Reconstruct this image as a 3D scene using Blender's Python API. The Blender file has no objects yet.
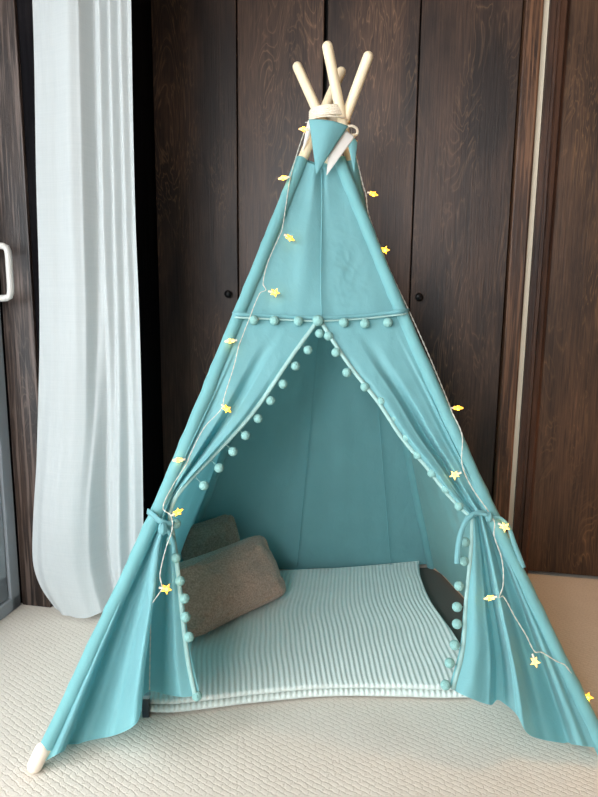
import bpy, math, random
from mathutils import Vector, Matrix, noise
random.seed(7)
SC = bpy.context.scene
COL = SC.collection
PI = math.pi
V = Vector

# ------------------------------------------------------------------ camera
F = 598.0; W, H = 598, 797; CAMZ = 1.0
dn = V((-37.0, 3702.0, F)).normalized()
eZ = -dn
eY = (V((0, 0, 1)) - eZ * eZ.z).normalized()
eX = eY.cross(eZ)
if eX.x < 0: eX = -eX
def to_world(v): return V((v.dot(eX), v.dot(eY), v.dot(eZ)))
CAMP = V((0, 0, CAMZ))
cam_d = bpy.data.cameras.new('camera'); cam = bpy.data.objects.new('camera', cam_d); COL.objects.link(cam)
cam_d.sensor_fit = 'HORIZONTAL'; cam_d.sensor_width = 36.0; cam_d.lens = 36.0 * F / W
cam_d.clip_start = 0.02
r_, u_, b_ = to_world(V((1, 0, 0))), to_world(V((0, -1, 0))), to_world(V((0, 0, -1)))
M = Matrix(((r_.x, u_.x, b_.x, 0), (r_.y, u_.y, b_.y, 0), (r_.z, u_.z, b_.z, CAMZ), (0, 0, 0, 1)))
cam.matrix_world = M
SC.camera = cam
def ray(px, py): return to_world(V(((px - 299.0) / F, (py - 398.5) / F, 1.0)))
def on_plane(px, py, p0, n):
    d = ray(px, py); return CAMP + d * ((p0 - CAMP).dot(n) / d.dot(n))
def on_floor(px, py, z=0.0): return on_plane(px, py, V((0, 0, z)), V((0, 0, 1)))
def at_Y(px, py, Y): return on_plane(px, py, V((0, Y, 0)), V((0, 1, 0)))

# ------------------------------------------------------------------ materials
def srgb(r, g, b):
    f = lambda c: (c / 255 / 12.92) if c / 255 <= .04045 else ((c / 255 + .055) / 1.055) ** 2.4
    return (f(r), f(g), f(b), 1)
class NT:
    def __init__(s, name):
        s.m = bpy.data.materials.new(name); s.m.use_nodes = True
        s.t = s.m.node_tree; s.n = s.t.nodes; s.n.clear()
        s.out = s.n.new('ShaderNodeOutputMaterial')
    def new(s, k, **kw):
        n = s.n.new('ShaderNode' + k)
        for a, v in kw.items():
            if a in n.inputs.keys() if False else False: pass
            setattr(n, a, v)
        return n
    def link(s, a, b): s.t.links.new(a, b)
    def coord(s, scale=(1, 1, 1), rot=(0, 0, 0)):
        c = s.new('TexCoord'); mp = s.new('Mapping'); s.link(c.outputs['Object'], mp.inputs['Vector'])
        mp.inputs['Scale'].default_value = scale; mp.inputs['Rotation'].default_value = rot
        return mp.outputs['Vector']
    def noise(s, vec, scale, detail=3, rough=.5, dist=0):
        n = s.new('TexNoise'); s.link(vec, n.inputs['Vector'])
        n.inputs['Scale'].default_value = scale; n.inputs['Detail'].default_value = detail
        n.inputs['Roughness'].default_value = rough; n.inputs['Distortion'].default_value = dist
        return n.outputs['Fac']
    def ramp(s, fac, stops):
        r = s.new('ValToRGB'); s.link(fac, r.inputs['Fac'])
        e = r.color_ramp.elements
        while len(e) < len(stops): e.new(.5)
        for el, (p, c) in zip(e, stops):
            el.position = p; el.color = c if len(c) == 4 else (*c, 1)
        return r.outputs['Color']
    def math(s, op, a, b=None, c=None):
        n = s.new('Math'); n.operation = op
        for i, v in enumerate((a, b, c)):
            if v is None: continue
            if isinstance(v, (int, float)): n.inputs[i].default_value = v
            else: s.link(v, n.inputs[i])
        return n.outputs[0]
    def mix(s, fac, a, b, blend='MIX'):
        n = s.new('Mix'); n.data_type = 'RGBA'; n.blend_type = blend
        for i, v in ((0, fac), (6, a), (7, b)):
            if isinstance(v, (int, float)): n.inputs[i].default_value = v
            elif isinstance(v, tuple): n.inputs[i].default_value = v
            else: s.link(v, n.inputs[i])
        return n.outputs[2]
    def bump(s, h, strength=.5, dist=.01):
        b = s.new('Bump'); s.link(h, b.inputs['Height'])
        b.inputs['Strength'].default_value = strength; b.inputs['Distance'].default_value = dist
        return b.outputs['Normal']
    def bsdf(s, color, rough=.6, normal=None, metallic=0, spec=.5, transl=0, tcol=None, sheen=0):
        p = s.new('BsdfPrincipled')
        if isinstance(color, tuple): p.inputs['Base Color'].default_value = color
        else: s.link(color, p.inputs['Base Color'])
        if isinstance(rough, (int, float)): p.inputs['Roughness'].default_value = rough
        else: s.link(rough, p.inputs['Roughness'])
        p.inputs['Metallic'].default_value = metallic
        p.inputs['Specular IOR Level'].default_value = spec
        if sheen: p.inputs['Sheen Weight'].default_value = sheen
        if normal is not None: s.link(normal, p.inputs['Normal'])
        sh = p.outputs[0]
        if transl:
            t = s.new('BsdfTranslucent')
            c = tcol if tcol is not None else color
            if isinstance(c, tuple): t.inputs['Color'].default_value = c
            else: s.link(c, t.inputs['Color'])
            mx = s.new('MixShader'); mx.inputs[0].default_value = transl
            s.link(sh, mx.inputs[1]); s.link(t.outputs[0], mx.inputs[2]); sh = mx.outputs[0]
        s.link(sh, s.out.inputs['Surface']); return p

def mat_fabric(name, col, transl=.28, tcol=None):
    t = NT(name)
    big = t.noise(t.coord(), 9, 3)
    c = t.mix(big, tuple(x * .9 for x in col[:3]) + (1,), tuple(min(1, x * 1.08) for x in col[:3]) + (1,))
    w1 = t.noise(t.coord((900, 900, 90)), 1, 1); w2 = t.noise(t.coord((90, 90, 900)), 1, 1)
    wr = t.noise(t.coord((1, 1, .6)), 26, 4, .55, .6)
    h = t.math('ADD', t.math('MULTIPLY', t.math('ADD', w1, w2), .05), wr)
    t.bsdf(c, .62, t.bump(h, .45, .006), spec=.35, transl=transl, tcol=tcol or col, sheen=.15)
    return t.m
def mat_plain(name, col, rough=.5, metallic=0, spec=.5, bump=0, bscale=40, bdist=.003, transl=0):
    t = NT(name); n = None
    if bump: n = t.bump(t.noise(t.coord(), bscale, 4), bump, bdist)
    t.bsdf(col, rough, n, metallic, spec, transl); return t.m
def mat_wood(name, dark, mid, line, figure=.5, seed=0.0, rough=.42, streak=0.0, sfreq=32, spec=.4):
    t = NT(name)
    c = t.new('TexCoord'); mp = t.new('Mapping'); t.link(c.outputs['Object'], mp.inputs['Vector'])
    mp.inputs['Location'].default_value = (seed * 3.1, seed * 1.7, seed * 2.3)
    mp.inputs['Scale'].default_value = (1, 1, .22)
    v = mp.outputs['Vector']
    mp2 = t.new('Mapping'); t.link(c.outputs['Object'], mp2.inputs['Vector'])
    mp2.inputs['Scale'].default_value = (1, 1, .03); mp2.inputs['Location'].default_value = (seed, seed, seed)
    fine = t.noise(mp2.outputs['Vector'], 170, 6, .7)
    broad = t.noise(v, 7, 4, .55, .4)
    fig = t.noise(v, 8.5, 3.5, .55, 1.6)
    rings = t.math('PINGPONG', t.math('MULTIPLY', fig, 26.0), 1.0)
    ln = t.ramp(rings, [(0.0, (1, 1, 1)), (.18, (.3, .3, .3)), (.5, (0, 0, 0))])
    patch = t.ramp(t.noise(v, 5.5, 3), [(.45, (0, 0, 0)), (.65, (1, 1, 1))])
    c1 = t.mix(t.ramp(broad, [(.36, (0, 0, 0)), (.66, (1, 1, 1))]), dark, mid)
    fr = t.ramp(fine, [(.36, (.45, .45, .45)), (.64, (1.25, 1.25, 1.25))])
    c2 = t.mix(1.0, c1, fr, 'MULTIPLY')
    lf = t.math('MULTIPLY', t.mix(1.0, ln, patch, 'MULTIPLY'), figure)
    c3 = t.mix(lf, c2, line)
    if streak:
        st = t.ramp(t.noise(mp2.outputs['Vector'], sfreq, 3, .6), [(.5, (0, 0, 0)), (.6, (1, 1, 1))])
        c3 = t.mix(t.math('MULTIPLY', st, streak), c3, line)
    hh = t.math('ADD', fine, t.math('MULTIPLY', broad, .4))
    t.bsdf(c3, rough, t.bump(hh, .35, .003), spec=spec)
    return t.m
def mat_carpet():
    t = NT('loop_carpet')
    c = t.new('TexCoord'); mp = t.new('Mapping'); t.link(c.outputs['Object'], mp.inputs['Vector'])
    mp.inputs['Rotation'].default_value = (0, 0, math.radians(24))
    dn_ = t.new('TexNoise'); t.link(mp.outputs['Vector'], dn_.inputs['Vector']); dn_.inputs['Scale'].default_value = 70
    dn_.inputs['Detail'].default_value = 3
    va = t.new('VectorMath'); va.operation = 'MULTIPLY_ADD'
    t.link(dn_.outputs['Color'], va.inputs[0]); va.inputs[1].default_value = (.016, .012, 0); t.link(mp.outputs['Vector'], va.inputs[2])
    br = t.new('TexBrick'); t.link(va.outputs[0], br.inputs['Vector'])
    br.inputs['Scale'].default_value = 1; br.inputs['Brick Width'].default_value = .021
    br.inputs['Row Height'].default_value = .0125; br.inputs['Mortar Size'].default_value = .0028
    br.inputs['Mortar Smooth'].default_value = 1.0; br.offset = .5
    br.inputs['Color1'].default_value = (1, 1, 1, 1); br.inputs['Color2'].default_value = (.94, .94, .94, 1); br.inputs['Mortar'].default_value = (.80, .77, .74, 1)
    fuzz = t.noise(t.coord(), 420, 3, .6)
    broad = t.noise(t.coord(), 5, 3)
    base = t.mix(broad, srgb(214, 205, 191), srgb(230, 222, 210))
    base = t.mix(.4, base, br.outputs['Color'], 'MULTIPLY')
    fz = t.ramp(fuzz, [(.3, (.82, .82, .82)), (.7, (1.05, 1.05, 1.05))])
    base = t.mix(1.0, base, fz, 'MULTIPLY')
    h = t.math('ADD', t.math('MULTIPLY', br.outputs['Fac'], -1.0), t.math('MULTIPLY', fuzz, .5))
    t.bsdf(base, .95, t.bump(h, .27, .005), spec=.1, sheen=.2)
    return t.m
TEAL = srgb(139, 198, 203)
m_fab = mat_fabric('teal_cotton', TEAL, .40, srgb(108, 194, 204))
m_fab_in = m_fab
m_tape = mat_fabric('grey_green_braid', srgb(156, 194, 190), .05)
m_pom = mat_plain('pompom_wool', srgb(140, 186, 182), .95, spec=.1, bump=.8, bscale=260, bdist=.004)
m_pine = mat_plain('sanded_pine', srgb(242, 224, 190), .5, bump=.12, bscale=30)
m_rope = mat_plain('cream_cotton_rope', srgb(235, 222, 200), .9, bump=.8, bscale=300, bdist=.003)
m_cap = mat_plain('cream_rubber', srgb(240, 226, 208), .6)
m_white_flag = mat_fabric('white_cotton', srgb(240, 236, 230), .2)
m_curtain = None
def mk_curtain():
    t = NT('sheer_linen')
    w1 = t.noise(t.coord((420, 420, 6)), 1, 2); w2 = t.noise(t.coord((6, 6, 420)), 1, 2)
    h = t.math('ADD', w1, w2)
    col = t.ramp(h, [(.7, srgb(214, 222, 222)), (1.25, srgb(246, 248, 246))])
    col = t.mix(t.math('MULTIPLY', h, .5), srgb(198, 207, 208), srgb(234, 238, 237))
    t.bsdf(col, .85, t.bump(h, .3, .002), spec=.2, transl=.38, tcol=srgb(240, 244, 244))
    return t.m
m_curtain = mk_curtain()
m_door = [mat_wood('stained_veneer', srgb(40, 29, 25), srgb(82, 60, 48), srgb(140, 108, 82), .6, s) for s in (1.3, 4.7)]
m_beam = mat_wood('rough_sawn_oak', srgb(52, 34, 25), srgb(98, 66, 46), srgb(140, 100, 72), .2, 2.2, .4, .6, 95)
m_beam_l = mat_wood('weathered_pine', srgb(30, 24, 22), srgb(74, 56, 46), srgb(108, 92, 84), .4, 6.1, .38, .55, 85)
m_dark = mat_plain('black_recess', srgb(14, 13, 14), .7)
m_knob = mat_plain('black_iron', srgb(22, 22, 24), .35, .2)
m_plaster = mat_plain('cream_plaster', srgb(226, 214, 192), .8, bump=.1)
m_wall = mat_plain('off_white_wall', srgb(205, 198, 188), .9, bump=.1)
m_ceil = mat_plain('timber_ceiling', srgb(150, 128, 106), .8, bump=.1)
m_wallr = mat_plain('timber_brown_wall', srgb(100, 72, 50), .8, bump=.1)
m_frame = mat_plain('grey_frame', srgb(150, 156, 162), .4)
m_seal = mat_plain('black_gasket', srgb(40, 42, 44), .6)
m_handle = mat_plain('white_handle', srgb(196, 193, 188), .35)
m_carpet = mat_carpet()
t = NT('window_glass')
g = t.new('BsdfGlass'); g.inputs['Roughness'].default_value = 0; g.inputs['IOR'].default_value = 1.05
tr = t.new('BsdfTransparent'); mx = t.new('MixShader'); mx.inputs[0].default_value = .85
t.link(g.outputs[0], mx.inputs[1]); t.link(tr.outputs[0], mx.inputs[2]); t.link(mx.outputs[0], t.out.inputs['Surface'])
m_glass = t.m
def mk_fleece():
    t = NT('brown_fleece')
    n1 = t.noise(t.coord(), 190, 4, .65); n2 = t.noise(t.coord(), 12, 3)
    col = t.ramp(n1, [(.30, srgb(140, 108, 92)), (.66, srgb(214, 178, 158))])
    col = t.mix(t.math('MULTIPLY', n2, .5), col, srgb(180, 144, 124))
    t.bsdf(col, 1.0, t.bump(n1, .8, .006), spec=.05, sheen=.4); return t.m
m_fleece = mk_fleece()
def mk_knit():
    t = NT('ribbed_knit')
    n = t.noise(t.coord(), 260, 3, .6); b = t.noise(t.coord(), 6, 2)
    col = t.mix(n, srgb(192, 210, 205), srgb(230, 235, 229))
    t.bsdf(col, .95, t.bump(n, .4, .003), spec=.1, sheen=.3); return t.m
m_knit = mk_knit()
def mk_wire():
    t = NT('clear_wire'); t.bsdf(srgb(232, 232, 222), .3, spec=.6, transl=.3); return t.m
m_wire = mk_wire()
m_wire_d = m_wire
def mk_star(name, col, stren):
    t = NT(name); p = t.bsdf(col, .35, transl=.3)
    p.inputs['Emission Color'].default_value = srgb(255, 205, 70); p.inputs['Emission Strength'].default_value = stren
    return t.m
m_star = mk_star('lit_star', srgb(255, 224, 110), 1.1)
m_star_w = mk_star('pale_lit_star', srgb(250, 240, 200), .55)
m_socket = mat_plain('clear_socket', srgb(244, 240, 226), .3, transl=.3)
def mk_led():
    t = NT('led_glow'); e = t.new('Emission'); e.inputs['Color'].default_value = srgb(255, 190, 50); e.inputs['Strength'].default_value = 16
    t.link(e.outputs[0], t.out.inputs['Surface']); return t.m
m_led = mk_led()
m_box = mat_plain('smoky_plastic', srgb(52, 58, 66), .25)
m_boxlid = mat_plain('clear_grey_plastic', srgb(150, 165, 170), .3)

# ------------------------------------------------------------------ mesh helpers
class MB:
    def __init__(s): s.v = []; s.f = []
    def grid(s, fn, nu, nv, closed=False):
        b = len(s.v)
        for j in range(nv + 1):
            for i in range(nu + (0 if closed else 1)):
                s.v.append(V(fn(i / nu, j / nv)))
        w = nu if closed else nu + 1
        for j in range(nv):
            for i in range(nu):
                i2 = (i + 1) % w
                s.f.append((b + j * w + i, b + j * w + i2, b + (j + 1) * w + i2, b + (j + 1) * w + i))
        return s
    def tube(s, pts, rad, seg=12, cap=True, round_ends=False):
        pts = [V(p) for p in pts]; n = len(pts)
        rr = rad if isinstance(rad, (list, tuple)) else [rad] * n
        rr = list(rr)
        if round_ends:
            d0 = (pts[0] - pts[1]).normalized(); d1 = (pts[-1] - pts[-2]).normalized()
            a, c = [], []
            for k in range(1, 6):
                q = k / 5.5 * PI / 2
                a.append((pts[0] + d0 * rr[0] * math.sin(q), rr[0] * math.cos(q)))
                c.append((pts[-1] + d1 * rr[-1] * math.sin(q), rr[-1] * math.cos(q)))
            pts = [p for p, _ in reversed(a)] + pts + [p for p, _ in c]
            rr = [x for _, x in reversed(a)] + rr + [x for _, x in c]; n = len(pts)
        b = len(s.v); up = None
        for i in range(n):
            t = (pts[min(i + 1, n - 1)] - pts[max(i - 1, 0)]).normalized()
            if up is None:
                up = V((0, 0, 1)) if abs(t.z) < .9 else V((0, 1, 0))
            x = t.cross(up)
            if x.length < 1e-6: x = t.orthogonal()
            x.normalize(); y = x.cross(t).normalized(); up = y
            for k in range(seg):
                a = 2 * PI * k / seg
                s.v.append(pts[i] + (x * math.cos(a) + y * math.sin(a)) * rr[i])
        for i in range(n - 1):
            for k in range(seg):
                k2 = (k + 1) % seg
                s.f.append((b + i * seg + k, b + i * seg + k2, b + (i + 1) * seg + k2, b + (i + 1) * seg + k))
        if cap:
            s.f.append(tuple(b + k for k in reversed(range(seg))))
            s.f.append(tuple(b + (n - 1) * seg + k for k in range(seg)))
        return s
    def ribbon(s, pts, side, width, thick=.0015):
        pts = [V(p) for p in pts]
        n = len(pts); b = len(s.v)
        for i, p in enumerate(pts):
            t = (pts[min(i + 1, n - 1)] - pts[max(i - 1, 0)]).normalized()
            sd = (side - t * side.dot(t)).normalized(); nn = t.cross(sd)
            w = width[i] if isinstance(width, (list, tuple)) else width
            for a, c in ((-1, -1), (1, -1), (1, 1), (-1, 1)):
                s.v.append(p + sd * (a * w / 2) + nn * (c * thick / 2))
        for i in range(n - 1):
            for k in range(4):
                k2 = (k + 1) % 4
                s.f.append((b + i * 4 + k, b + i * 4 + k2, b + i * 4 + 4 + k2, b + i * 4 + 4 + k))
        s.f.append((b + 3, b + 2, b + 1, b)); m = b + 4 * (n - 1); s.f.append((m, m + 1, m + 2, m + 3))
        return s
    def box(s, lo, hi):
        b = len(s.v); x0, y0, z0 = lo; x1, y1, z1 = hi
        for p in ((x0, y0, z0), (x1, y0, z0), (x1, y1, z0), (x0, y1, z0), (x0, y0, z1), (x1, y0, z1), (x1, y1, z1), (x0, y1, z1)): s.v.append(V(p))
        for f in ((0, 3, 2, 1), (4, 5, 6, 7), (0, 1, 5, 4), (1, 2, 6, 5), (2, 3, 7, 6), (3, 0, 4, 7)): s.f.append(tuple(b + i for i in f))
        return s
    def build(s, name, mat, parent=None, off=V((0, 0, 0)), smooth=True, bevel=0, matrix=None, recenter=None):
        o3 = off
        me = bpy.data.meshes.new(name); me.from_pydata([tuple(v - o3) for v in s.v], [], s.f); me.update()
        me.materials.append(mat)
        if smooth: me.polygons.foreach_set('use_smooth', [True] * len(me.polygons))
        ob = bpy.data.objects.new(name, me); COL.objects.link(ob)
        if matrix is not None: ob.matrix_world = matrix
        if parent: ob.parent = parent
        if bevel:
            bv = ob.modifiers.new('bevel', 'BEVEL'); bv.width = bevel; bv.segments = 2; bv.limit_method = 'ANGLE'
        return ob
def thing(name, label, cat, loc, group=None):
    o = bpy.data.objects.new(name, None); COL.objects.link(o); o.location = loc
    o['label'] = label; o['category'] = cat
    if group: o['group'] = group
    return o
def struct(o, label=None, cat=None):
    o['kind'] = 'structure'
    if label: o['label'] = label; o['category'] = cat
    return o
def lerp(a, b, t): return a + (b - a) * t
def smooth(t): t = max(0, min(1, t)); return t * t * (3 - 2 * t)
class Poly:
    """smooth curve through px points, parameter 0..1 by length"""
    def __init__(s, pts, smooth_=True):
        s.p = [V(p) for p in pts]; s.sm = smooth_
        d = [0]
        for a, b in zip(s.p, s.p[1:]): d.append(d[-1] + (b.to_2d() - a.to_2d()).length if len(a) == 2 else d[-1] + (b - a).length)
        s.d = [x / d[-1] for x in d]
    def __call__(s, t):
        t = max(0, min(1, t)); k = 0
        while k < len(s.d) - 2 and t > s.d[k + 1]: k += 1
        u = (t - s.d[k]) / max(1e-9, s.d[k + 1] - s.d[k])
        p1, p2 = s.p[k], s.p[k + 1]
        if not s.sm: return p1.lerp(p2, u)
        p0 = s.p[k - 1] if k > 0 else p1 * 2 - p2
        p3 = s.p[k + 2] if k + 2 < len(s.p) else p2 * 2 - p1
        # non-uniform safe tangent
        h = s.d[k + 1] - s.d[k]
        d0 = s.d[k + 1] - (s.d[k - 1] if k > 0 else s.d[k] - h); d1 = (s.d[k + 2] if k + 2 < len(s.d) else s.d[k + 1] + h) - s.d[k]
        m1 = (p2 - p0) * (h / d0); m2 = (p3 - p1) * (h / d1)
        u2, u3 = u * u, u * u * u
        return p1 * (2 * u3 - 3 * u2 + 1) + m1 * (u3 - 2 * u2 + u) + p2 * (-2 * u3 + 3 * u2) + m2 * (u3 - u2)
class Prof:
    """1-D smooth interpolation of (s, value)"""
    def __init__(s, pts): s.p = pts
    def __call__(s, t):
        p = s.p
        if t <= p[0][0]: return p[0][1]
        for (a, va), (b, vb) in zip(p, p[1:]):
            if t <= b: return lerp(va, vb, smooth((t - a) / (b - a)))
        return p[-1][1]
def coons(top, bot, lef, rig):
    def f(s, t):
        a = top(s).lerp(bot(s), t) + lef(t).lerp(rig(t), s)
        c = (top(0) * (1 - s) + top(1) * s) * (1 - t) + (bot(0) * (1 - s) + bot(1) * s) * t
        return a - c
    return f
def nz(p, sc, seed=0): return noise.noise(V((p.x * sc + seed, p.y * sc + seed * 1.3, p.z * sc - seed)))

# ------------------------------------------------------------------ the room
TH = math.radians(10.4)
dW = V((math.cos(TH), -math.sin(TH), 0)); nW = V((-math.sin(TH), -math.cos(TH), 0))    # along the wall; out of the wall towards the room
W0 = on_floor(560, 577)
def uw(px, py=0):                       # distance along the closet wall of a pixel on it
    return (on_plane(px, py, W0, nW) - W0).dot(dW)
MW = Matrix(((dW.x, -nW.x, 0, W0.x), (dW.y, -nW.y, 0, W0.y), (0, 0, 1, 0), (0, 0, 0, 1)))  # local x along wall, local y into the wall
Cn = on_floor(22, 605)                  # corner of the window wall and the left post
uC = (Cn - W0).dot(dW); yC = -(Cn - W0).dot(nW)     # local coords (yC negative: in front of the wall)
CEIL = 2.45
uR = 1.55; yF = -4.6
print('corner', uC, yC, 'W0', W0)
def wbox(name, lo, hi, m, bevel=0, parent=None, smooth_=False):
    return MB().box(lo, hi).build(name, m, parent, smooth=smooth_, bevel=bevel, matrix=MW if parent is None else None)
fl = wbox('floor', (uC - .3, yF, -.1), (uR + .1, .25, 0), m_carpet); struct(fl)
ce = wbox('ceiling', (uC - .3, yF, CEIL), (uR + .1, .25, CEIL + .1), m_ceil); struct(ce)
wb = wbox('wall_back', (uC - .3, .06, 0), (uR + .1, .2, CEIL), m_dark); struct(wb)
wr = wbox('wall_right', (uR, yF, 0), (uR + .1, .06, CEIL), m_wallr); struct(wr)
edges = [uw(150), uw(236.5), uw(326), uw(421.5), uw(524)]
uj = uw(150)
# left pier: boarded front and side between the window wall and the closet
pier = wbox('trim_1', (uC + .001, yC, 0), (uC + .105, yC + .05, CEIL), m_beam_l, .004); struct(pier)
pier2 = wbox('wall_left_pier', (uC - .02, yC + .012, 0), (uj - .012, .06, CEIL), mat_wood('dark_boards', srgb(13, 12, 15), srgb(22, 20, 23), srgb(36, 32, 32), .1, 9.2, .9, .3, 60, .08)); pier2.name = 'wall_pier'; struct(pier2)
# closet doors
H1 = 2.3
for i in range(4):
    a, b = edges[i] + .0025, edges[i + 1] - .0025
    if i == 1: b -= .004
    if i == 2: a += .005
    d = MB().box((a, 0, .012), (b, .03, H1)).build('door_%d' % (i + 1), m_door[i % 2], smooth=False, bevel=.002, matrix=MW)
    struct(d)
    if i in (0, 3):
        px, py = ((229.5, 294) if i == 0 else (419, 297))
        k = on_plane(px, py, W0, nW); ku = (k - W0).dot(dW); kz = k.z
        prof = [(.000, .007), (.008, .006), (.012, .0085), (.016, .0125), (.021, .0145), (.027, .013), (.031, .008), (.0325, .0001)]
        mb = MB()
        mb.grid(lambda s, t: (ku + math.cos(2 * PI * s) * Prof(prof_r)(t), -Prof(prof_y)(t), kz + math.sin(2 * PI * s) * Prof(prof_r)(t)), 20, 14, True) if False else None
        n = len(prof)
        for (yy, rr) in prof:
            for q in range(20):
                mb.v.append(V((ku + rr * math.cos(2 * PI * q / 20), -yy, kz + rr * math.sin(2 * PI * q / 20))))
        for j in range(n - 1):
            for q in range(20):
                mb.f.append((j * 20 + q, j * 20 + (q + 1) % 20, j * 20 + 20 + (q + 1) % 20, j * 20 + 20 + q))
        kb = mb.build('door_knob', m_knob); kb.parent = d
hd = wbox('trim_2', (edges[0] - .01, -.01, H1 + .004), (edges[4] + .01, .05, CEIL), m_beam, .003); struct(hd)
# right post, pale strip, moulded jamb, next door
u1, u2, u3, u4 = uw(524.5), uw(543.2), uw(549), uw(570)
po = wbox('trim_3', (u1, -.03, 0), (u2 - .001, .05, CEIL), m_beam, .006); struct(po)
st = wbox('trim_4', (u2, -.012, 0), (u3, .05, CEIL), m_plaster, .001); struct(st)
mb = MB()
wj = u4 - u3
xs = [(0, -.024), (.30, -.024), (.34, -.018), (.50, -.018), (.54, -.024), (.80, -.022), (.86, -.012), (1.0, -.008)]
mb.v = [V((u3 + .001 + wj * a, y, z)) for z in (0, CEIL) for a, y in xs] + [V((u3 + .001, .05, 0)), V((u4, .05, 0)), V((u3 + .001, .05, CEIL)), V((u4, .05, CEIL))]
n = len(xs)
mb.f = [(i, i + 1, n + i + 1, n + i) for i in range(n - 1)] + [(2 * n, 0, n, 2 * n + 2), (n - 1, 2 * n + 1, 2 * n + 3, 2 * n - 1)]
jb = mb.build('trim_5', mat_wood('dark_oak_jamb', srgb(44, 28, 22), srgb(76, 49, 36), srgb(104, 70, 50), .2, 3.4, .4, .35), smooth=False, matrix=MW); struct(jb)
d5 = wbox('door_5', (u4 + .001, 0, .014), (u4 + .78, .03, H1 + .1), mat_wood('brown_veneer', srgb(52, 36, 26), srgb(92, 66, 48), srgb(142, 106, 72), .6, 7.7), .002); struct(d5)
wf = wbox('wall_front', (-.75, yF - .1, 0), (uR + .1, yF, CEIL), m_wallr); struct(wf)  # unseen right half of the wall behind the camera, added to block daylight
wbx = wbox('wall_right_of_door', (u4 + .782, -.01, 0), (uR, .06, CEIL), m_wallr); wbx.name = 'wall_back_end'; struct(wbx)
# window wall on the left: runs from the corner towards the viewer
WZ = 2.28; WL = 3.1
wl = MB(); wl.box((uC - .12, yC - WL, WZ), (uC - .0, yC + .01, CEIL)); wl.box((uC - .12, yF, 0), (uC, yC - WL, CEIL))
wlo = wl.build('wall_left', m_wall, smooth=False, matrix=MW); struct(wlo)
win = MB()
x0, x1 = uC - .085, uC - .002
ya, yb = yC - .002, yC - WL + .002
win.box((x0, ya - .045, 0.001), (x1, ya, WZ - .001)); win.box((x0, yb, 0.001), (x1, yb + .045, WZ - .001))
win.box((x0, yb, 0.001), (x1, ya, .045)); win.box((x0, yb, WZ - .05), (x1, ya, WZ - .001))
wo = win.build('window_1', m_frame, smooth=False, bevel=.003, matrix=MW); struct(wo)
half = (ya + yb) / 2
for (s0, s1, dx) in ((ya - .047, half - .03, .0), (half + .03, yb + .047, -.035)):
    sa, sb = max(s0, s1), min(s0, s1)
    xa, xb = x0 + .04 + dx, x0 + .075 + dx
    s_ = MB(); fw = .062
    s_.box((xa, sa - fw, .047), (xb, sa, WZ - .052)); s_.box((xa, sb, .047), (xb, sb + fw, WZ - .052))
    s_.box((xa, sb, .047), (xb, sa, .047 + fw + .02)); s_.box((xa, sb, WZ - .052 - fw), (xb, sa, WZ - .052))
    so = s_.build('sash', m_frame, wo, smooth=False, bevel=.004)
    gk = MB(); x5 = (xa + xb) / 2
    for lo, hi in (((x5 - .013, sa - fw - .007, .13), (x5 + .0185, sa - fw, WZ - .115)), ((x5 - .013, sb + fw, .13), (x5 + .0185, sb + fw + .007, WZ - .115)),
                   ((x5 - .013, sb + fw, .129), (x5 + .0185, sa - fw, .137))): gk.box(lo, hi)
    gk.build('gasket', m_seal, so, smooth=False)
    gl = MB().box((x5 - .008, sb + fw - .004, .125), (x5 + .008, sa - fw + .004, WZ - .11)).build('pane', m_glass, so, smooth=False)
# D-shaped pull handle on the near sash stile
hp = on_plane(5, 272, Cn, dW)
hz0, hz1 = None, None
hu = uC - .012; hy = ya - .047 - .031
def loc(p): d = p - W0; return V((d.dot(dW), -d.dot(nW), p.z))
hq = lambda px, py: on_plane(px, py, W0 - nW * hy, nW)
z1, z0 = hq(8, 246).z, hq(9, 298).z
yy0 = hy; gu = loc(hq(9.5, 272)).x
pts = [(hu - .003, yy0, z1), (gu - .014, yy0, z1), (gu - .002, yy0, z1 - .010), (gu, yy0, (z0 + z1) / 2), (gu - .002, yy0, z0 + .010), (gu - .014, yy0, z0), (hu - .003, yy0, z0)]
print('handle', uC, gu, z0, z1)
cv = Poly(pts)
hn = MB().tube([cv(i / 30) for i in range(31)], [.012 if (i < 6 or i > 24) else .0095 for i in range(31)], 12)
hn.build('pull_handle', m_handle, wo)['label'] = 'white D-shaped pull handle'

# ------------------------------------------------------------------ teepee poles
apexY = 1.69
F1 = on_floor(36, 771); F2 = on_floor(611, 764); F3 = on_floor(177, 574); F4 = on_floor(432, 568)
AP = at_Y(327, 112, apexY)
nF = (F2 - F1).cross(AP - F1).normalized()
if nF.y > 0: nF = -nF                  # towards the viewer
print('feet', F1, F2, F3, F4, 'apex', AP)
def onF(px, py, off=0.0):              # a point on the front plane of the tent, pushed out along its normal
    p = on_plane(px, py, F1, nF); return p + (CAMP - p).normalized() * off
ROOT = V(((F1.x + F2.x + F3.x + F4.x) / 4, (F1.y + F3.y) / 2, 0))
tent = thing('play_teepee', 'teal cotton play teepee with pompom trim and four crossed wooden poles', 'tent', ROOT)
def T(mb, name, mat=None, parent=None, **k): return mb.build(name, mat or m_fab, parent or tent, off=ROOT, **k)
RP = .0134
def pole_path(foot, mids, top, n=24):
    c = Poly([foot] + mids + [top]); return [c(i / n) for i in range(n + 1)]
def solve_top(foot, px, py, Yc): # straight pole from the foot through depth Yc near the crossing
    f = .90; return at_Y(px, py, foot.y + (Yc - foot.y) / f)
T1 = solve_top(F1, 341, 72, 1.700); T2 = solve_top(F2, 297.5, 67, 1.692)
T3 = solve_top(F3, 368, 57, 1.662); T4 = solve_top(F4, 327.5, 47, 1.652)
c1 = Poly([V(p) for p in ((36, 771), (156, 515), (239, 315), (302, 160), (322, 112))])
c2 = Poly([V(p) for p in ((604, 751), (483, 497), (444, 408), (401, 313), (337, 160), (318, 112))])
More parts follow.
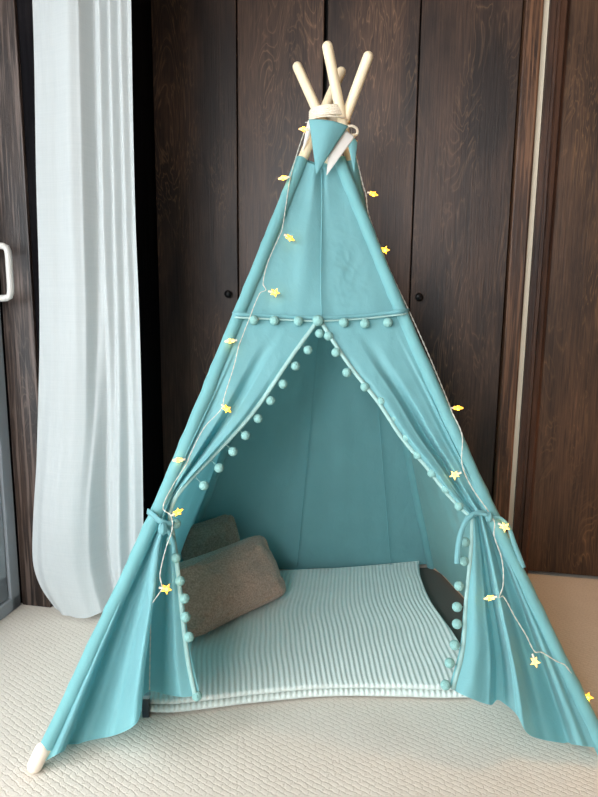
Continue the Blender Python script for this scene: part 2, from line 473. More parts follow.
def fpole(c, foot, top, dz):
    base = [onF(*c(i / 20)) for i in range(17)]
    base[0] = foot.copy()
    return base
P1 = [F1] + [onF(*p, -.002) for p in ((96, 643), (156, 515), (239, 315), (303, 158))] + [T1]
P2 = [F2] + [onF(*p, -.002) for p in ((543, 624), (483, 497), (401, 313), (338, 158))] + [T2]
P3 = [F3, T3]; P4 = [F4, T4]
def dense(P, n=40, sm=True):
    c = Poly(P, sm); return [c(i / n) for i in range(n + 1)]
POLES = [dense(P1), dense(P2), dense(P3, 40, False), dense(P4, 40, False)]
for P, nm in zip(POLES, ('front left', 'front right', 'back left', 'back right')):
    d = (P[1] - P[0]).normalized()
    P2_ = [P[0] + V((0, 0, .012)) + d * .012] + P[1:]
    po = T(MB().tube(P2_, RP, 16, round_ends=True), 'pole', m_pine)
    cp = T(MB().tube([P[0] + V((0, 0, .0165)) - d * .001, P[0] + V((0, 0, .0165)) + d * .03], .0165, 16, round_ends=True), 'foot_cap', m_cap, po)
def at_z(P, z):
    for a, b in zip(P, P[1:]):
        if (a.z - z) * (b.z - z) <= 0: return a.lerp(b, (z - a.z) / (b.z - a.z))
    return P[-1]
# ------------------------------------------------------------------ sleeves
ZT = [onF(302, 160).z, onF(337, 160).z]
def sleeve(P, z0, z1, r, seed):
    n = 70; pts = [at_z(P, lerp(z0, z1, i / n)) for i in range(n + 1)]
    mb = MB(); mb.tube(pts, r, 16, cap=False)
    for i, v in enumerate(mb.v):
        rd = (v - pts[i // 16]).normalized()
        mb.v[i] = v + rd * (abs(nz(v, 22, seed)) * .004 + abs(nz(v, 75, seed + 3)) * .0022)
    return mb
T(sleeve(POLES[0], .045, ZT[0], .0152, 1), 'pole_sleeve'); T(sleeve(POLES[1], .018, ZT[1], .0152, 2), 'pole_sleeve')
T(sleeve(POLES[2], .010, ZT[0], .0165, 3), 'pole_sleeve'); T(sleeve(POLES[3], .010, ZT[1] + .01, .0165, 4), 'pole_sleeve')
# ------------------------------------------------------------------ side and back panels
def panel(Pa, Pb, z0, ztop, bulge, seed, nu=50, nv=70, drape=0):
    za, zb = z0, ztop
    a0 = at_z(Pa, .3); b0 = at_z(Pb, .3)
    c = at_z(Pa, 1.2)
    n = (b0 - a0).cross(c - a0).normalized()
    if n.dot(a0 - V((ROOT.x, ROOT.y, .3))) < 0: n = -n          # outwards
    def f(s, t):
        z = lerp(za, zb, t)
        a, b = at_z(Pa, z), at_z(Pb, z)
        p = a.lerp(b, s)
        e = math.sin(PI * s) ** .7
        q = V((s * 3, t * 2, seed))
        w = noise.noise(q * 1.3) * .022 + noise.noise(q * 3.1) * .009 + noise.noise(V((s * 14, t * 1.5, seed))) * .006 * (1 - t)
        return p + n * e * (bulge * (1 - t * .6) + w)
    return MB().grid(f, nu, nv)
pl = T(panel(POLES[0], POLES[2], .012, ZT[0], .004, 5), 'side_panel')
pr = T(panel(POLES[1], POLES[3], .012, ZT[1], .004, 8), 'side_panel')
pb = T(panel(POLES[2], POLES[3], .02, ZT[0], -.01, 11), 'back_panel')
# seam on the back panel
def back_pt(px, py):
    a, b, c = at_z(POLES[2], .1), at_z(POLES[3], .1), at_z(POLES[2], 1.2)
    n = (b - a).cross(c - a).normalized(); 
    if n.y > 0: n = -n
    return on_plane(px, py, a + n * .028, n)
def ribbon_px(fn, pts, w, side, n=24, th=.0015):
    c = Poly([V(p) for p in pts]); return MB().ribbon([fn(*c(i / n)) for i in range(n + 1)], side, w, th)
for px0, px1 in ((319, 297), (372, 391)):
    T(MB().tube([back_pt(lerp(px0, px1, i / 20), lerp(330, 566, i / 20)) for i in range(21)], .0014, 6), 'seam')
# ------------------------------------------------------------------ front panel (above the seam)
top_c = Poly([V(p) for p in ((302, 160), (318, 166), (326, 167), (337, 161))])
seam_c = Poly([V(p) for p in ((239, 315), (275, 318), (320, 320.5), (365, 318), (401, 313.5))])
lc = Poly([V(p) for p in ((302, 160), (271, 236), (239, 315))]); rc = Poly([V(p) for p in ((337, 161), (370, 238), (401, 313.5))])
cf = coons(top_c, seam_c, lc, rc)
def upper(s, t):
    p = cf(s, t)
    e = math.sin(PI * s) ** .6
    q = V((p.x * .02, p.y * .012, 3.0))
    w = noise.noise(q * 1.4) * .006 + noise.noise(V((p.x * .06, p.y * .03, 1))) * .0035
    w += .012 * math.exp(-((s - .36) / .09) ** 2) * (1 - t) + -.008 * math.exp(-((s - .55) / .06) ** 2) * (1 - t)
    # crumpled patch right of the middle seam
    k = math.exp(-((s - .72) / .17) ** 2 - ((t - .66) / .28) ** 2)
    w += k * (abs(noise.noise(V((p.x * .07 + p.y * .03, p.y * .06, 9)))) * -.006 + abs(noise.noise(V((p.x * .16 - p.y * .05, p.y * .13, 2)))) * -.0022)
    return onF(p.x, p.y, e * (w + .004))
T(MB().grid(upper, 90, 90), 'front_panel')
mid = [onF(321.5 + .5 * math.sin(i / 3), lerp(168, 319, i / 20), .0115 - .008 * math.exp(-((i / 20) / .3) ** 2)) for i in range(21)]
T(MB().tube(mid, .0016, 6), 'seam')
# ------------------------------------------------------------------ the two door flaps
def make_flap(top, tie, outer_u, inner_u, hem, outer_l, inner_l, prof_u, prof_l, name, seed):
    """top/tie/hem: curves left to right in s (s=0 at the pole, s=1 at the opening)"""
    fu = coons(top, tie, outer_u, inner_u); fl_ = coons(tie, hem, outer_l, inner_l)
    def f(s, t):
        if t < .5:
            q = t / .5; p = fu(s, q)
            e = smooth(q * 1.1) 
            w = prof_u(s) * e * (1 - .45 * smooth((q - .6) / .4))
            w = lerp(w, prof_l(s) * .30, smooth((q - .8) / .2))
            k = .5 + .5 * q
        else:
            q = (t - .5) / .5; p = fl_(s, q)
            w = prof_l(s) * (.30 + .70 * smooth(q * 1.1))
            k = 1
        edge = min(1, s * 8)
        w += (noise.noise(V((p.x * .035, p.y * .012, seed))) * .006 + noise.noise(V((p.x * .09, p.y * .03, seed + 4))) * .0022) * edge * k
        z = onF(p.x, p.y, w + .003)
        z.z = max(z.z, .006)
        return z
    return MB().grid(f, 110, 150), f
pu = Prof([(0, 0), (.10, .002), (.14, .010), (.18, -.006), (.26, .002), (.42, .010), (.56, -.045), (.68, .018), (.84, .026), (.95, .006), (1, .0)])
# left flap
tie_l = Poly([V(p) for p in ((156, 515), (163, 515), (170, 513))])
mb, fL = make_flap(
    Poly([V(p) for p in ((239, 315), (280, 318.5), (319, 322))]), tie_l,
    Poly([V(p) for p in ((239, 315), (198, 414), (156, 515))]),
    Poly([V(p) for p in ((319, 322), (294, 356), (255, 412), (218, 452), (192, 478), (177, 496), (170, 513))]),
    Poly([V(p) for p in ((40, 764), (62, 752), (84, 742), (117, 734.5), (136, 724), (141.5, 710), (143, 697), (150, 691), (168, 695), (184, 697), (200, 695))]),
    Poly([V(p) for p in ((156, 515), (96, 643), (40, 764))]),
    Poly([V(p) for p in ((170, 513), (176, 545), (181, 580), (186, 620), (192, 660), (200, 695))]),
    pu, Prof([(0, .004), (.05, .004), (.09, .016), (.115, .012), (.16, -.080), (.28, -.070), (.40, -.030), (.52, .055), (.59, .045), (.63, .010), (.68, -.115), (.80, -.125), (.90, -.020), (1, -.032)]), 'door_flap', 21)
flapL = T(mb, 'door_flap')
tie_r = Poly([V(p) for p in ((483, 498), (478, 513), (472, 519))])
tie_r = Poly([V(p) for p in ((489, 511), (481, 516), (472, 519))])
mb, fR = make_flap(
    Poly([V(p) for p in ((401, 313.5), (360, 318.5), (319, 322))]), tie_r,
    Poly([V(p) for p in ((401, 313.5), (444, 408), (489, 511))]),
    Poly([V(p) for p in ((319, 322), (330, 340), (350, 369), (377, 403), (401, 439), (425, 467), (449, 497), (472, 519))]),
    Poly([V(p) for p in ((598, 748), (569, 744), (540, 739), (527, 733), (516, 714), (502, 702), (497, 700), (491, 705), (463, 695), (449, 687))]),
    Poly([V(p) for p in ((489, 511), (543, 625), (598, 748))]),
    Poly([V(p) for p in ((472, 519), (469.5, 553), (464, 600), (460, 646), (449, 687))]),
    pu, Prof([(0, .004), (.05, .004), (.09, .016), (.115, .012), (.17, -.065), (.30, -.040), (.45, .042), (.54, .036), (.645, -.075), (.70, -.080), (.745, .000), (.86, .016), (1, -.010)]), 'door_flap', 31)
flapR = T(mb, 'door_flap')
# braid tapes along the opening and the seam
camdir = lambda p: (CAMP - p).normalized()
def tape(f, name, s0=.985, t0=0.0, t1=1.0, w=.0095):
    pts = [f(s0, lerp(t0, t1, i / 90)) + nF * .0025 for i in range(91)]
    mb = MB().ribbon(pts, V((1, 0, .25)), w, .003)
    return T(mb, name, m_tape)
tape(fL, 'braid_trim', .975); tape(fR, 'braid_trim', .975)
sb_c = Poly([V(p) for p in ((232.5, 317, .002), (238, 317.5, .020), (258, 318.5, .014), (290, 320, .010), (320, 321, .010), (365, 318.5, .010), (388, 316, .014), (402, 314.5, .020), (409, 313.5, .002))])
def sbp(t, dy=0): q = sb_c(t); return onF(q.x, q.y + dy, q.z)
T(MB().ribbon([sbp(i / 60, -3.2) for i in range(61)], V((0, 0, 1)), .010, .0025), 'seam_band', m_fab)
T(MB().tube([sbp(i / 60) for i in range(61)], .0026, 6), 'braid_trim', m_tape)
# ------------------------------------------------------------------ pompoms
def pompom_mesh(r):
    import bmesh
    bm = bmesh.new(); bmesh.ops.create_icosphere(bm, subdivisions=4, radius=1)
    for v in bm.verts:
        n_ = v.co.normalized(); v.co = n_ * r * (1 + .05 * noise.noise(n_ * 9) + .035 * noise.noise(n_ * 24))
    me = bpy.data.meshes.new('pompom'); bm.to_mesh(me); bm.free(); me.materials.append(m_pom)
    me.polygons.foreach_set('use_smooth', [True] * len(me.polygons)); return me
pm = pompom_mesh(.0112)
EDGE = [f(.985, i / 400) for f in (fL, fR) for i in range(401)] + [sbp(i / 200) for i in range(201)]
def pompom(px, py, off=.008, sc=1.0):
    o = bpy.data.objects.new('pompom', pm); COL.objects.link(o); o.parent = tent
    o.location = onF(px, py, off) - ROOT; o.scale = (sc,) * 3
    w_ = V(o.location) + ROOT
    e_ = min(EDGE, key=lambda q: (q - w_).length)
    if .007 < (e_ - w_).length < .06:
        th = MB().tube([w_, e_], .0009, 6).build('thread', m_tape, o, off=w_); th.scale = (1 / sc,) * 3
for p in ((254, 320), (274.5, 320.5), (298.5, 321), (318, 320.5), (344, 322.5), (365, 323.5), (388, 322.5)): pompom(*p, .014, 1.05 if p[0] != 318 else 1.2)
for p in ((319.5, 333.5), (308, 350), (295.5, 366), (283, 384), (270.5, 400.5), (258, 418.5), (245.5, 435.5), (233, 451.5), (219, 468), (204, 485.5)): pompom(*p, -.004)
for p in ((176, 524), (171, 540), (176, 558), (180, 581), (184.5, 598.5), (185.5, 617), (189, 637), (197, 696)): pompom(*p, -.002 if p[1] < 690 else -.03)
for p in ((328.5, 336), (336, 352.5), (347, 372.5), (365, 387), (381.5, 401), (395.5, 418), (407, 437), (418, 455), (432, 473), (446, 489), (459, 506)): pompom(*p, .004)
for p in ((465, 542), (464, 561), (459, 586), (457, 607), (457, 624), (454.5, 645), (449.5, 663), (445.5, 685)): pompom(*p, .002)
# ------------------------------------------------------------------ tie-backs
def bow(points, w, name, off, n=30):
    c = Poly([V(p) for p in points])
    return T(MB().ribbon([onF(c(i / n).x, c(i / n).y, off(i / n) if callable(off) else off) for i in range(n + 1)], V((1, 0, .5)), w, .003), name)
def band(points, off, w=.013):
    c = Poly([V(p) for p in points]); n = 24
    return T(MB().ribbon([onF(*c(i / n), off * math.sin(PI * lerp(.18, .82, i / n))) for i in range(n + 1)], V((.15, 0, 1)), w, .003), 'tie_band')
band(((147.5, 511), (153, 515), (160, 521), (168, 524), (174, 524)), .034)
def knot(px, py, off, r):
    mb = MB().grid(lambda s, t: onF(px, py, off) + V((math.cos(2 * PI * s) * math.sin(PI * t) * r * .85, math.sin(2 * PI * s) * math.sin(PI * t) * r * .7, math.cos(PI * t) * r * 1.15)) * (1 + .12 * math.sin(5 * 2 * PI * s + 3 * t)), 20, 12, True)
    return T(mb, 'tie_knot')
knot(162.5, 529, .036, .012)
bow(((161, 533), (157, 548), (154, 566), (152, 584), (151.5, 602)), [lerp(.006, .0155, min(1, i / 12)) for i in range(31)], 'tie_tail', lambda t: .036 - .01 * t)
bow(((165, 529), (170, 534), (173, 543), (174.5, 553)), .009, 'tie_tail', lambda t: .036 - .03 * t)
band(((467, 519), (475, 514), (483, 513), (490, 517)), .036, .012)
knot(489, 517, .034, .010)
bow(((488, 515), (477, 513.5), (468, 518), (462, 530), (458.5, 546), (457, 564)), [lerp(.007, .013, min(1, i / 20)) for i in range(31)], 'tie_tail', lambda t: .042 - .01 * t)
bow(((492, 517), (500, 518), (508, 526), (514, 543), (523.5, 568)), [lerp(.007, .011, min(1, i / 20)) for i in range(31)], 'tie_tail', lambda t: .03 - .02 * t)
# rope lashing round the crossing poles
LC = at_Y(329, 115.5, 1.676)
mb = MB()
turn = []
for i in range(0, 131):
    a = 2 * PI * i / 26; k = i / 130
    turn.append(LC + V((math.cos(a) * .050, math.sin(a) * .052, -.012 + .024 * k + .003 * math.sin(a * 1 + 1))))
mb.tube(turn, .0036, 8)
T(mb, 'rope_lashing', m_rope)
lp = Poly([at_Y(*p) for p in ((346, 127, 1.63), (352, 126, 1.625), (357, 129, 1.63), (357, 134, 1.635), (350, 135, 1.63), (346, 133, 1.63))])
T(MB().tube([lp(i / 20) for i in range(21)], .0035, 8), 'rope_loop', m_rope)
# ------------------------------------------------------------------ pennants hung from the lashing
bun = thing('pennant_bunting', 'short bunting of teal and white pennants hung at the teepee top', 'bunting', at_Y(328, 122, 1.64))
bo = V(bun.location)
def flag(pa, pb, pt, mat, Y0, Y1, curve=.02):
    def f(s, t):
        a = at_Y(*pa, Y0); b = at_Y(*pb, Y0); c = at_Y(*pt, Y1)
        top = a.lerp(b, s); p = top.lerp(c, t)
        return p + V((0, -curve * math.sin(PI * s) * (1 - t) - .004 * math.sin(PI * t), 0))
    o = MB().grid(f, 16, 24).build('pennant', mat, bun, off=bo)
    so = o.modifiers.new('thickness', 'SOLIDIFY'); so.thickness = .0016; return o
flag((309, 119.5), (348, 126), (316.5, 174), m_fab, 1.607, 1.590, .020)['label'] = 'teal pennant in front'
flag((331, 122), (355, 137), (326.5, 175.5), m_white_flag, 1.618, 1.600, .004)['label'] = 'white pennant'
flag((344, 128), (357, 142), (354, 172), m_fab, 1.622, 1.612, .004)['label'] = 'teal pennant at the side'
flag((308, 121), (314, 124), (302, 154), m_white_flag, 1.645, 1.64, .004)['label'] = 'white pennant at the side'
cd = [LC + V((math.cos(a) * .055, math.sin(a) * .057, -.018)) for a in [2 * PI * i / 40 for i in range(41)]]
MB().tube(cd, .0022, 6, cap=False).build('cord', m_rope, bun, off=bo)

# ------------------------------------------------------------------ star string light
lights = thing('star_string_light', 'string of small glowing yellow stars on clear wire looped over the teepee', 'string lights', onF(146, 712))
lo_ = V(lights.location); lo_.z = 0; lights.location = lo_
OFF = .020
left_w = [(149.5, 690, -.03), (150, 660, -.02), (150.5, 630, .0), (151, 606, .03), (158, 595, .034), (162, 588, .036), (160, 575, .034), (166, 548, .04), (172, 530, .04), (171, 516, .04), (163, 508, .032), (172, 487, .024), (187, 463, OFF), (190, 455, OFF), (204, 428, OFF), (222, 408, OFF), (224, 398, OFF), (234, 366, OFF), (239, 345, OFF), (241, 340, OFF), (248, 322, OFF), (260, 293, OFF), (266, 290, OFF), (263, 284, OFF), (268, 262, OFF), (280, 235, OFF), (282, 230, OFF), (286, 205, OFF), (290, 180, OFF), (295, 160, OFF), (304, 133, .03), (309, 124, .03)]
wp = [onF(*p) for p in left_w]
wp += [LC + V((-.06, .02, -.012)), LC + V((0, .062, .0)), LC + V((.055, .035, -.01))]
right_w = [(352, 138, .0), (357, 160, -.02), (363, 185, -.02), (366, 195, -.02), (368, 212, -.015), (380, 246, -.008), (392, 275, -.01), (410, 313, -.004), (430, 358, 0), (449, 404, .002), (452, 412, .012), (462, 435, .022), (462, 464, .022), (471, 486, .024), (494, 521, .03), (494, 535, .032), (502, 560, .03), (503, 586, .03), (499, 598, .03), (503, 596, .03), (515, 617, .022), (526, 635, .02), (535, 652, .018), (541, 652, .016), (556, 661, .018), (566, 666, .02), (580, 690, .0), (586, 700, -.01)]
wp += [onF(*p) for p in right_w]
wc = Poly(wp); NW = 700
wpts = [wc(i / NW) for i in range(NW + 1)]
# two twisted strands
mbw = MB()
for ph in (0, PI):
    mbw.tube([p + V((math.cos(i * .9 + ph), math.sin(i * .9 + ph), math.cos(i * .9 + ph) * .5)) * .0008 for i, p in enumerate(wpts)], .0008, 5)
mbw.build('wire', m_wire, lights, off=lo_)
def star_mesh(R=.0130, r=.0055, th=.004, n=5, mat=None):
    mb = MB()
    k = 2 * n
    for z, sc in ((th, .25), (th * .55, .9), (0, 1.0), (-th * .55, .9), (-th, .25)):
        for i in range(k):
            a = PI * i / n + PI / 2; rr = (R if i % 2 == 0 else r) * sc
            mb.v.append(V((rr * math.cos(a), rr * math.sin(a), z)))
    for j in range(4):
        for i in range(k):
            i2 = (i + 1) % k; mb.f.append((j * k + i, j * k + k + i, j * k + k + i2, j * k + i2))
    mb.f.append(tuple(range(k))); mb.f.append(tuple(4 * k + i for i in reversed(range(k))))
    me = bpy.data.meshes.new('star'); me.from_pydata([tuple(v) for v in mb.v], [], mb.f); me.update(); me.materials.append(mat); return me
sm1 = star_mesh(mat=m_star); sm2 = star_mesh(mat=m_star_w)
led = MB().grid(lambda s, t: V((math.cos(2 * PI * s) * math.sin(PI * t), math.sin(2 * PI * s) * math.sin(PI * t), math.cos(PI * t))) * .0052, 12, 8, True)
led_me = bpy.data.meshes.new('led'); led_me.from_pydata([tuple(v) for v in led.v], [], led.f); led_me.update(); led_me.materials.append(m_led)
sk = MB().tube([(0, 0, 0), (0, .007, 0), (0, .012, 0)], [.0026, .0026, .0014], 8)
sk_me = bpy.data.meshes.new('socket'); sk_me.from_pydata([tuple(v) for v in sk.v], [], sk.f); sk_me.update(); sk_me.materials.append(m_socket)
# (px, py, push, image angle of the stem away from the wire, turn edge-on 0..1, pale?)
STARS = [(303.5, 129, .034, 180, .85, 1), (283, 178, .030, 190, .85, 1), (290, 238, .030, -30, .7, 0), (275, 292.5, .030, -10, .2, 0), (230, 341, .028, 185, .85, 1),
         (227, 409, .030, -40, .55, 0), (178, 460, .028, 185, .85, 1), (178, 512, .044, 30, .6, 0), (166.5, 589, .046, -10, .1, 0),
         (353, 141, .03, -70, .4, 0), (373.5, 194, -.015, -15, .75, 0), (385, 250, -.004, 0, .35, 0), (458, 408, .004, 0, .85, 0), (454.5, 475, .034, 200, .1, 1),
         (505, 527, .04, -30, .1, 1), (489.5, 598, .036, 190, .8, 1), (535, 662, .03, -80, .15, 1), (587.5, 697, .0, -10, .4, 0)]
for (px, py, off, ang, edge, pale) in STARS:
    p = onF(px, py, off)
    z = (CAMP - p).normalized(); right = to_world(V((1, 0, 0))); right = (right - z * right.dot(z)).normalized(); up = z.cross(right)
    a = math.radians(ang)
    stem = right * math.cos(a) + up * math.sin(a)            # outward direction of the star from the wire
    oth = stem.cross(z).normalized()
    # star axes: y outward; tilt normal round the stem axis
    ty = edge * math.radians(80)
    nrm = z * math.cos(ty) + oth * math.sin(ty)
    xax = stem.cross(nrm).normalized()
    m = Matrix(((xax.x, stem.x, nrm.x, 0), (xax.y, stem.y, nrm.y, 0), (xax.z, stem.z, nrm.z, 0), (0, 0, 0, 1)))
    o = bpy.data.objects.new('star', sm2 if pale else sm1); COL.objects.link(o); o.parent = lights
    o.matrix_local = Matrix.Translation(p - lo_) @ m
    for nme, me, l in (('led', led_me, (0, 0, 0)), ('socket', sk_me, (0, -.017, 0))):
        c = bpy.data.objects.new(nme, me); COL.objects.link(c); c.parent = o; c.location = l
bxp = on_floor(146.5, 716)
bx = MB().box((-.009, -.008, .0), (.009, .008, .050)); bx.v = [v + bxp for v in bx.v]
bxo = bx.build('battery_box', m_box, lights, off=lo_, smooth=False, bevel=.003); bxo['label'] = 'dark battery box'
ld = MB().box((-.011, -.009, .050), (.011, .009, .062)); ld.v = [v + bxp for v in ld.v]
ld.build('box_cap', m_boxlid, bxo, off=lo_, smooth=False, bevel=.003)

# ------------------------------------------------------------------ folded ribbed blanket used as the mat
MZ = .034
corners = dict(fl=on_floor(142, 712, 0), fr=on_floor(480, 697, 0), br=on_floor(421, 574, 0), bl=on_floor(178, 584, 0))
frontc = Poly([V((p.x, p.y)) for p in (on_floor(q, w, 0) for q, w in ((140, 716), (170, 717), (200, 714), (255, 707), (330, 700.5), (400, 701), (440, 702.5), (482, 702)))])
backc = Poly([V((p.x, p.y)) for p in (on_floor(q, w, MZ) for q, w in ((178, 580), (230, 573), (290, 569.5), (350, 566.5), (419, 562)))])
rightc = Poly([V((p.x, p.y)) for p in (on_floor(q, w, MZ * .8) for q, w in ((419, 562), (421, 578), (431, 602), (452, 632), (470, 662), (482, 692)))][::-1])
leftc = Poly([V((p.x, p.y)) for p in (on_floor(q, w, 0) for q, w in ((140, 716), (155, 650), (178, 582)))])
rr0 = rightc(0); fr1 = frontc(1)
frontc = Poly([V(p) for p in frontc.p[:-1]] + [rr0])
backc = Poly([leftc(1)] + backc.p[1:-1] + [rightc(1)])
mc = coons(frontc, backc, leftc, rightc)
NR = 62
def ridge(s, t):
    sh = .018 * math.sin(t * 4.2 + s * 2) + .01 * noise.noise(V((s * 3, t * 4, 0))) + .05 * s * t * (1 - t)
    x = (s + sh) * NR
    return math.sin(2 * PI * x)
def layer(z0, z1, ins_f, name, parent, seed):
    hh = z1 - z0; rd = hh * .48
    def f(s, t):
        # t: 0..1 wraps from the bottom front lip over the top to the back
        p = mc(s, smooth_t(t)); 
        return p
    mb = MB()
    nu, nv = 496, 90
    lips = 8
    def top(s, tt):
        p = mc(s, tt)
        z = z1 + .0016 * ridge(s, tt) + .003 * noise.noise(V((s * 4, tt * 4, seed)))
        return V((p.x, p.y, z))
    def f(s, v):
        j = v * nv
        if j <= lips:                                # rounded front lip
            a = -PI / 2 + PI * j / lips
            p0 = mc(s, .015 + ins_f); 
            q = mc(s, 0.03 + ins_f); d = (p0 - q).normalized()
            z = (z0 + z1) / 2 + rd * math.sin(a)
            k = rd * math.cos(a) * (1 + .10 * ridge(s, 0))
            zz = z + (.0016 * ridge(s, ins_f) + .003 * noise.noise(V((s * 4, .02, seed)))) * (math.sin(a) * .5 + .5)
            return V((p0.x + d.x * k, p0.y + d.y * k, zz))
        if j >= nv - lips:
            a = PI / 2 - PI * (j - (nv - lips)) / lips
            p0 = mc(s, .985); q = mc(s, .97); d = (p0 - q).normalized()
            z = (z0 + z1) / 2 + rd * math.sin(a); k = rd * math.cos(a)
            return V((p0.x + d.x * k, p0.y + d.y * k, z))
        tt = lerp(.015 + ins_f, .985, (j - lips) / (nv - 2 * lips))
        p = top(s, tt)
        e = min(s, 1 - s)
        if e < .012: p.z = lerp(z0 + hh * .3, p.z, math.sqrt(max(0, 1 - (1 - e / .012) ** 2)))
        return p
    mb.grid(f, nu, nv)
    n0 = len(mb.v)
    return mb
mat_ = thing('folded_blanket', 'pale green ribbed knit blanket folded as a mat inside the teepee', 'blanket', V((mc(.5, .5).x, mc(.5, .5).y, 0)))
mo = V(mat_.location)
layer(.0055, .021, 0, 'layer', mat_, 1).build('lower_layer', m_knit, mat_, off=mo)
layer(.022, MZ + .003, .012, 'layer', mat_, 2).build('upper_layer', m_knit, mat_, off=mo)

fmp = [on_floor(*p) for p in ((200, 672), (452, 668), (466, 640), (477, 620), (464, 600), (441, 575), (430, 568.5), (330, 574), (205, 588))]  # thin dark grey sheet between carpet and blanket, showing on the right
fmc = sum(fmp, V((0, 0, 0))) / len(fmp)
mb = MB(); k = len(fmp)
mb.v = [p + V((0, 0, z)) for z in (.001, .0045) for p in fmp]
mb.f = [tuple(range(k))[::-1], tuple(range(k, 2 * k))] + [(i, (i + 1) % k, k + (i + 1) % k, k + i) for i in range(k)]
fm = mb.build('floor_sheet', mat_plain('dark_grey_sheet', srgb(100, 95, 89), .95, spec=.1, bump=.5, bscale=300), None, off=V((fmc.x, fmc.y, 0)), smooth=False)
fm.location = (fmc.x, fmc.y, 0); fm['label'] = 'thin dark grey sheet under the blanket, showing at its right edge'; fm['category'] = 'mat'
# ------------------------------------------------------------------ cushions
def cushion(center, ax, ay, az, hx, hy, hz, label, seed):
    ax = ax.normalized(); az = (az - ax * az.dot(ax)).normalized(); ay = az.cross(ax)
    def f(s, t):
        u = 2 * PI * s; w = PI * (t - .5)
        ce = lambda x, e: math.copysign(abs(math.cos(x)) ** e, math.cos(x)); se = lambda x, e: math.copysign(abs(math.sin(x)) ** e, math.sin(x))
        x = ce(w, .5) * ce(u, .3); y = ce(w, .5) * se(u, .3); z = se(w, .9)
        # pinch the thickness towards the edges, corners stick out a little
        r = max(abs(x), abs(y)); z *= (1 - .45 * r ** 3)
        x *= 1 - .05 * (1 - y * y); y *= 1 - .05 * (1 - x * x)
        p = ax * x * hx + ay * y * hy + az * z * hz
        q = V((x * 1.6, y * 1.6, z + seed))
        p += az * (noise.noise(q * 1.2) * .016 + noise.noise(q * 3) * .005) 
        p += (p.normalized()) * noise.noise(p * 130 + V((seed, 0, 0))) * .0016
        return center + p
    mb = MB().grid(f, 220, 120, True)
    lo = min(v.z for v in mb.v)
    o = mb.build('cushion', m_fleece, None, off=V((center.x, center.y, lo)))
    o.location = V((center.x, center.y, lo)); o['label'] = label; o['category'] = 'cushion'; o['group'] = 'brown fleece cushions'
    return lo
ca, cb, cc, cd_ = None, None, None, None
def cush_from(p_bl, p_br, p_tr, hz, lab, seed):
    ax = (p_br - p_bl); ay = (p_tr - p_br)
    ce_ = (p_bl + p_tr) / 2
    az = ax.cross(ay).normalized()
    print('cushion', lab, ax.length, ay.length, az)
    print('low', cushion(ce_, ax, ay, az, ax.length / 2, ay.length / 2, hz, lab, seed))
# front cushion leans on the side panel: bottom edge on the blanket, top edge raised
bl = on_floor(191, 641, .055); br = on_floor(296, 590, .05); tr = at_Y(258, 534, br.y + .05)
cush_from(bl, br, tr, .055, 'large brown fleece cushion lying in front on the ribbed blanket', 3.3)
bl2 = at_Y(184, 580, 1.93); br2 = at_Y(245, 560, 1.97); tr2 = at_Y(236, 510, 2.02)
cush_from(bl2, br2, tr2, .045, 'brown fleece cushion propped behind the larger cushion', 8.1)

# ------------------------------------------------------------------ curtain
cu0 = on_floor(85, 612)
CURT = thing('sheer_curtain', 'white sheer linen curtain hanging in soft folds beside the window', 'curtain', V((cu0.x, cu0.y, 0)))
cY = V((cu0.x, cu0.y, 0))
ctop = Poly([V(p) for p in ((26, -140), (75, -140), (128, -140))])
cbot = Poly([V(p) for p in ((52, 604), (62, 610), (72, 611), (84, 613), (98, 611), (112, 606), (128, 598), (142, 588))])
clef = Poly([V(p) for p in ((26, -140), (31, 0), (34, 150), (37.5, 320), (34, 450), (29.5, 530), (30, 562), (38, 585), (52, 604))])
crig = Poly([V(p) for p in ((128, -140), (131.5, 0), (135.5, 200), (139.5, 320), (142, 500), (142, 588))])
ccf = coons(ctop, cbot, clef, crig)
fp = Prof([(0, -.01), (.04, .008), (.22, .014), (.42, .030), (.50, .020), (.56, -.030), (.62, -.012), (.67, .006), (.72, -.020), (.78, .004), (.83, -.018), (.89, .002), (.94, -.014), (1, .004)])
fp2 = Prof([(0, -.015), (.05, .006), (.22, .03), (.45, .036), (.56, .024), (.64, -.034), (.70, -.01), (.80, .018), (.86, -.012), (.93, .004), (1, -.01)])
def curt(s, t):
    p = ccf(s, t)
    k = smooth((t - .45) / .5)
    w = lerp(fp(s), fp2(s), k)
    w += noise.noise(V((s * 5, t * 4, 3))) * .006 + noise.noise(V((s * 14, t * 2.5, 5))) * .003
    w += .03 * math.sin(PI * smooth((t - .72) / .28)) * math.sin(PI * min(1, s * 1.3))    # billow above the tucked hem
    q = on_plane(p.x, p.y, cY + nW * .02, nW) + nW * w
    q.z = max(q.z, .004); return q
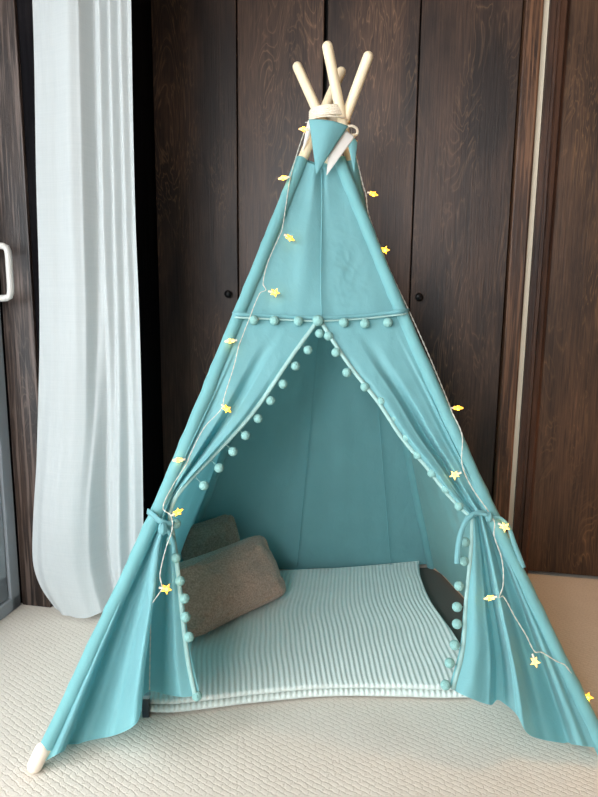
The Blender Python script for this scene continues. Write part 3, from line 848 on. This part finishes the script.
co = MB().grid(curt, 150, 160).build('drape', m_curtain, CURT, off=cY)
# gathered heading and rail, above the frame
ztop = curt(.5, 0).z
print('curtain top', ztop)
e0, e1 = curt(0, 0), curt(1, 0)
rl = MB().tube([e0 + V((-.02, 0, .0)) - dW * .0 , e1 + dW * .1], .012, 12)
rl.build('curtain_rail', m_handle, CURT, off=cY)

# ------------------------------------------------------------------ light
def area(name, p, target, sx, sy, power, col):
    l = bpy.data.lights.new(name, 'AREA'); l.shape = 'RECTANGLE'; l.size = sx; l.size_y = sy; l.energy = power; l.color = col
    o = bpy.data.objects.new(name, l); COL.objects.link(o); o.location = p
    o.rotation_euler = (V(target) - V(p)).to_track_quat('-Z', 'Y').to_euler(); return o
wc_ = MW @ V((uC - .35, yC - WL / 2, 1.2))
wc_ = MW @ V((uC - .35, yC - 2.1, 1.3))
area('window_daylight', wc_, MW @ V((uC + 2, yC - 1.7, .8)), 2.0, 2.1, 105, (.90, .96, 1.0))
area('front_left_fill', V((-1.3, -2.0, 1.85)), V((.0, 1.6, .5)), 1.6, 1.6, 138, (.94, .97, 1.0))  # added fill from behind the camera; no glass door stands there
lp_ = bpy.data.lights.new('warm_floor_spot', 'SPOT'); lp_.spot_size = math.radians(66); lp_.spot_blend = .9; lp_.energy = 52; lp_.color = (1.0, .5, .18); lp_.shadow_soft_size = .12  # added warm spot that browns the right-back floor; no fixture there
lo2 = bpy.data.objects.new('warm_floor_spot', lp_); COL.objects.link(lo2); lo2.rotation_euler = (V((1.02, 1.62, 0)) - MW @ V((1.25, -.62, 1.55))).to_track_quat('-Z', 'Y').to_euler(); lo2.location = MW @ V((1.25, -.62, 1.55))
w = bpy.data.worlds.new('daylight'); SC.world = w; w.use_nodes = True
bg = w.node_tree.nodes['Background']; bg.inputs[0].default_value = (.88, .95, 1.0, 1); bg.inputs[1].default_value = .3
SC.view_settings.view_transform = 'Standard'; SC.view_settings.look = 'None'; SC.view_settings.gamma = 1; SC.view_settings.exposure = 0.0
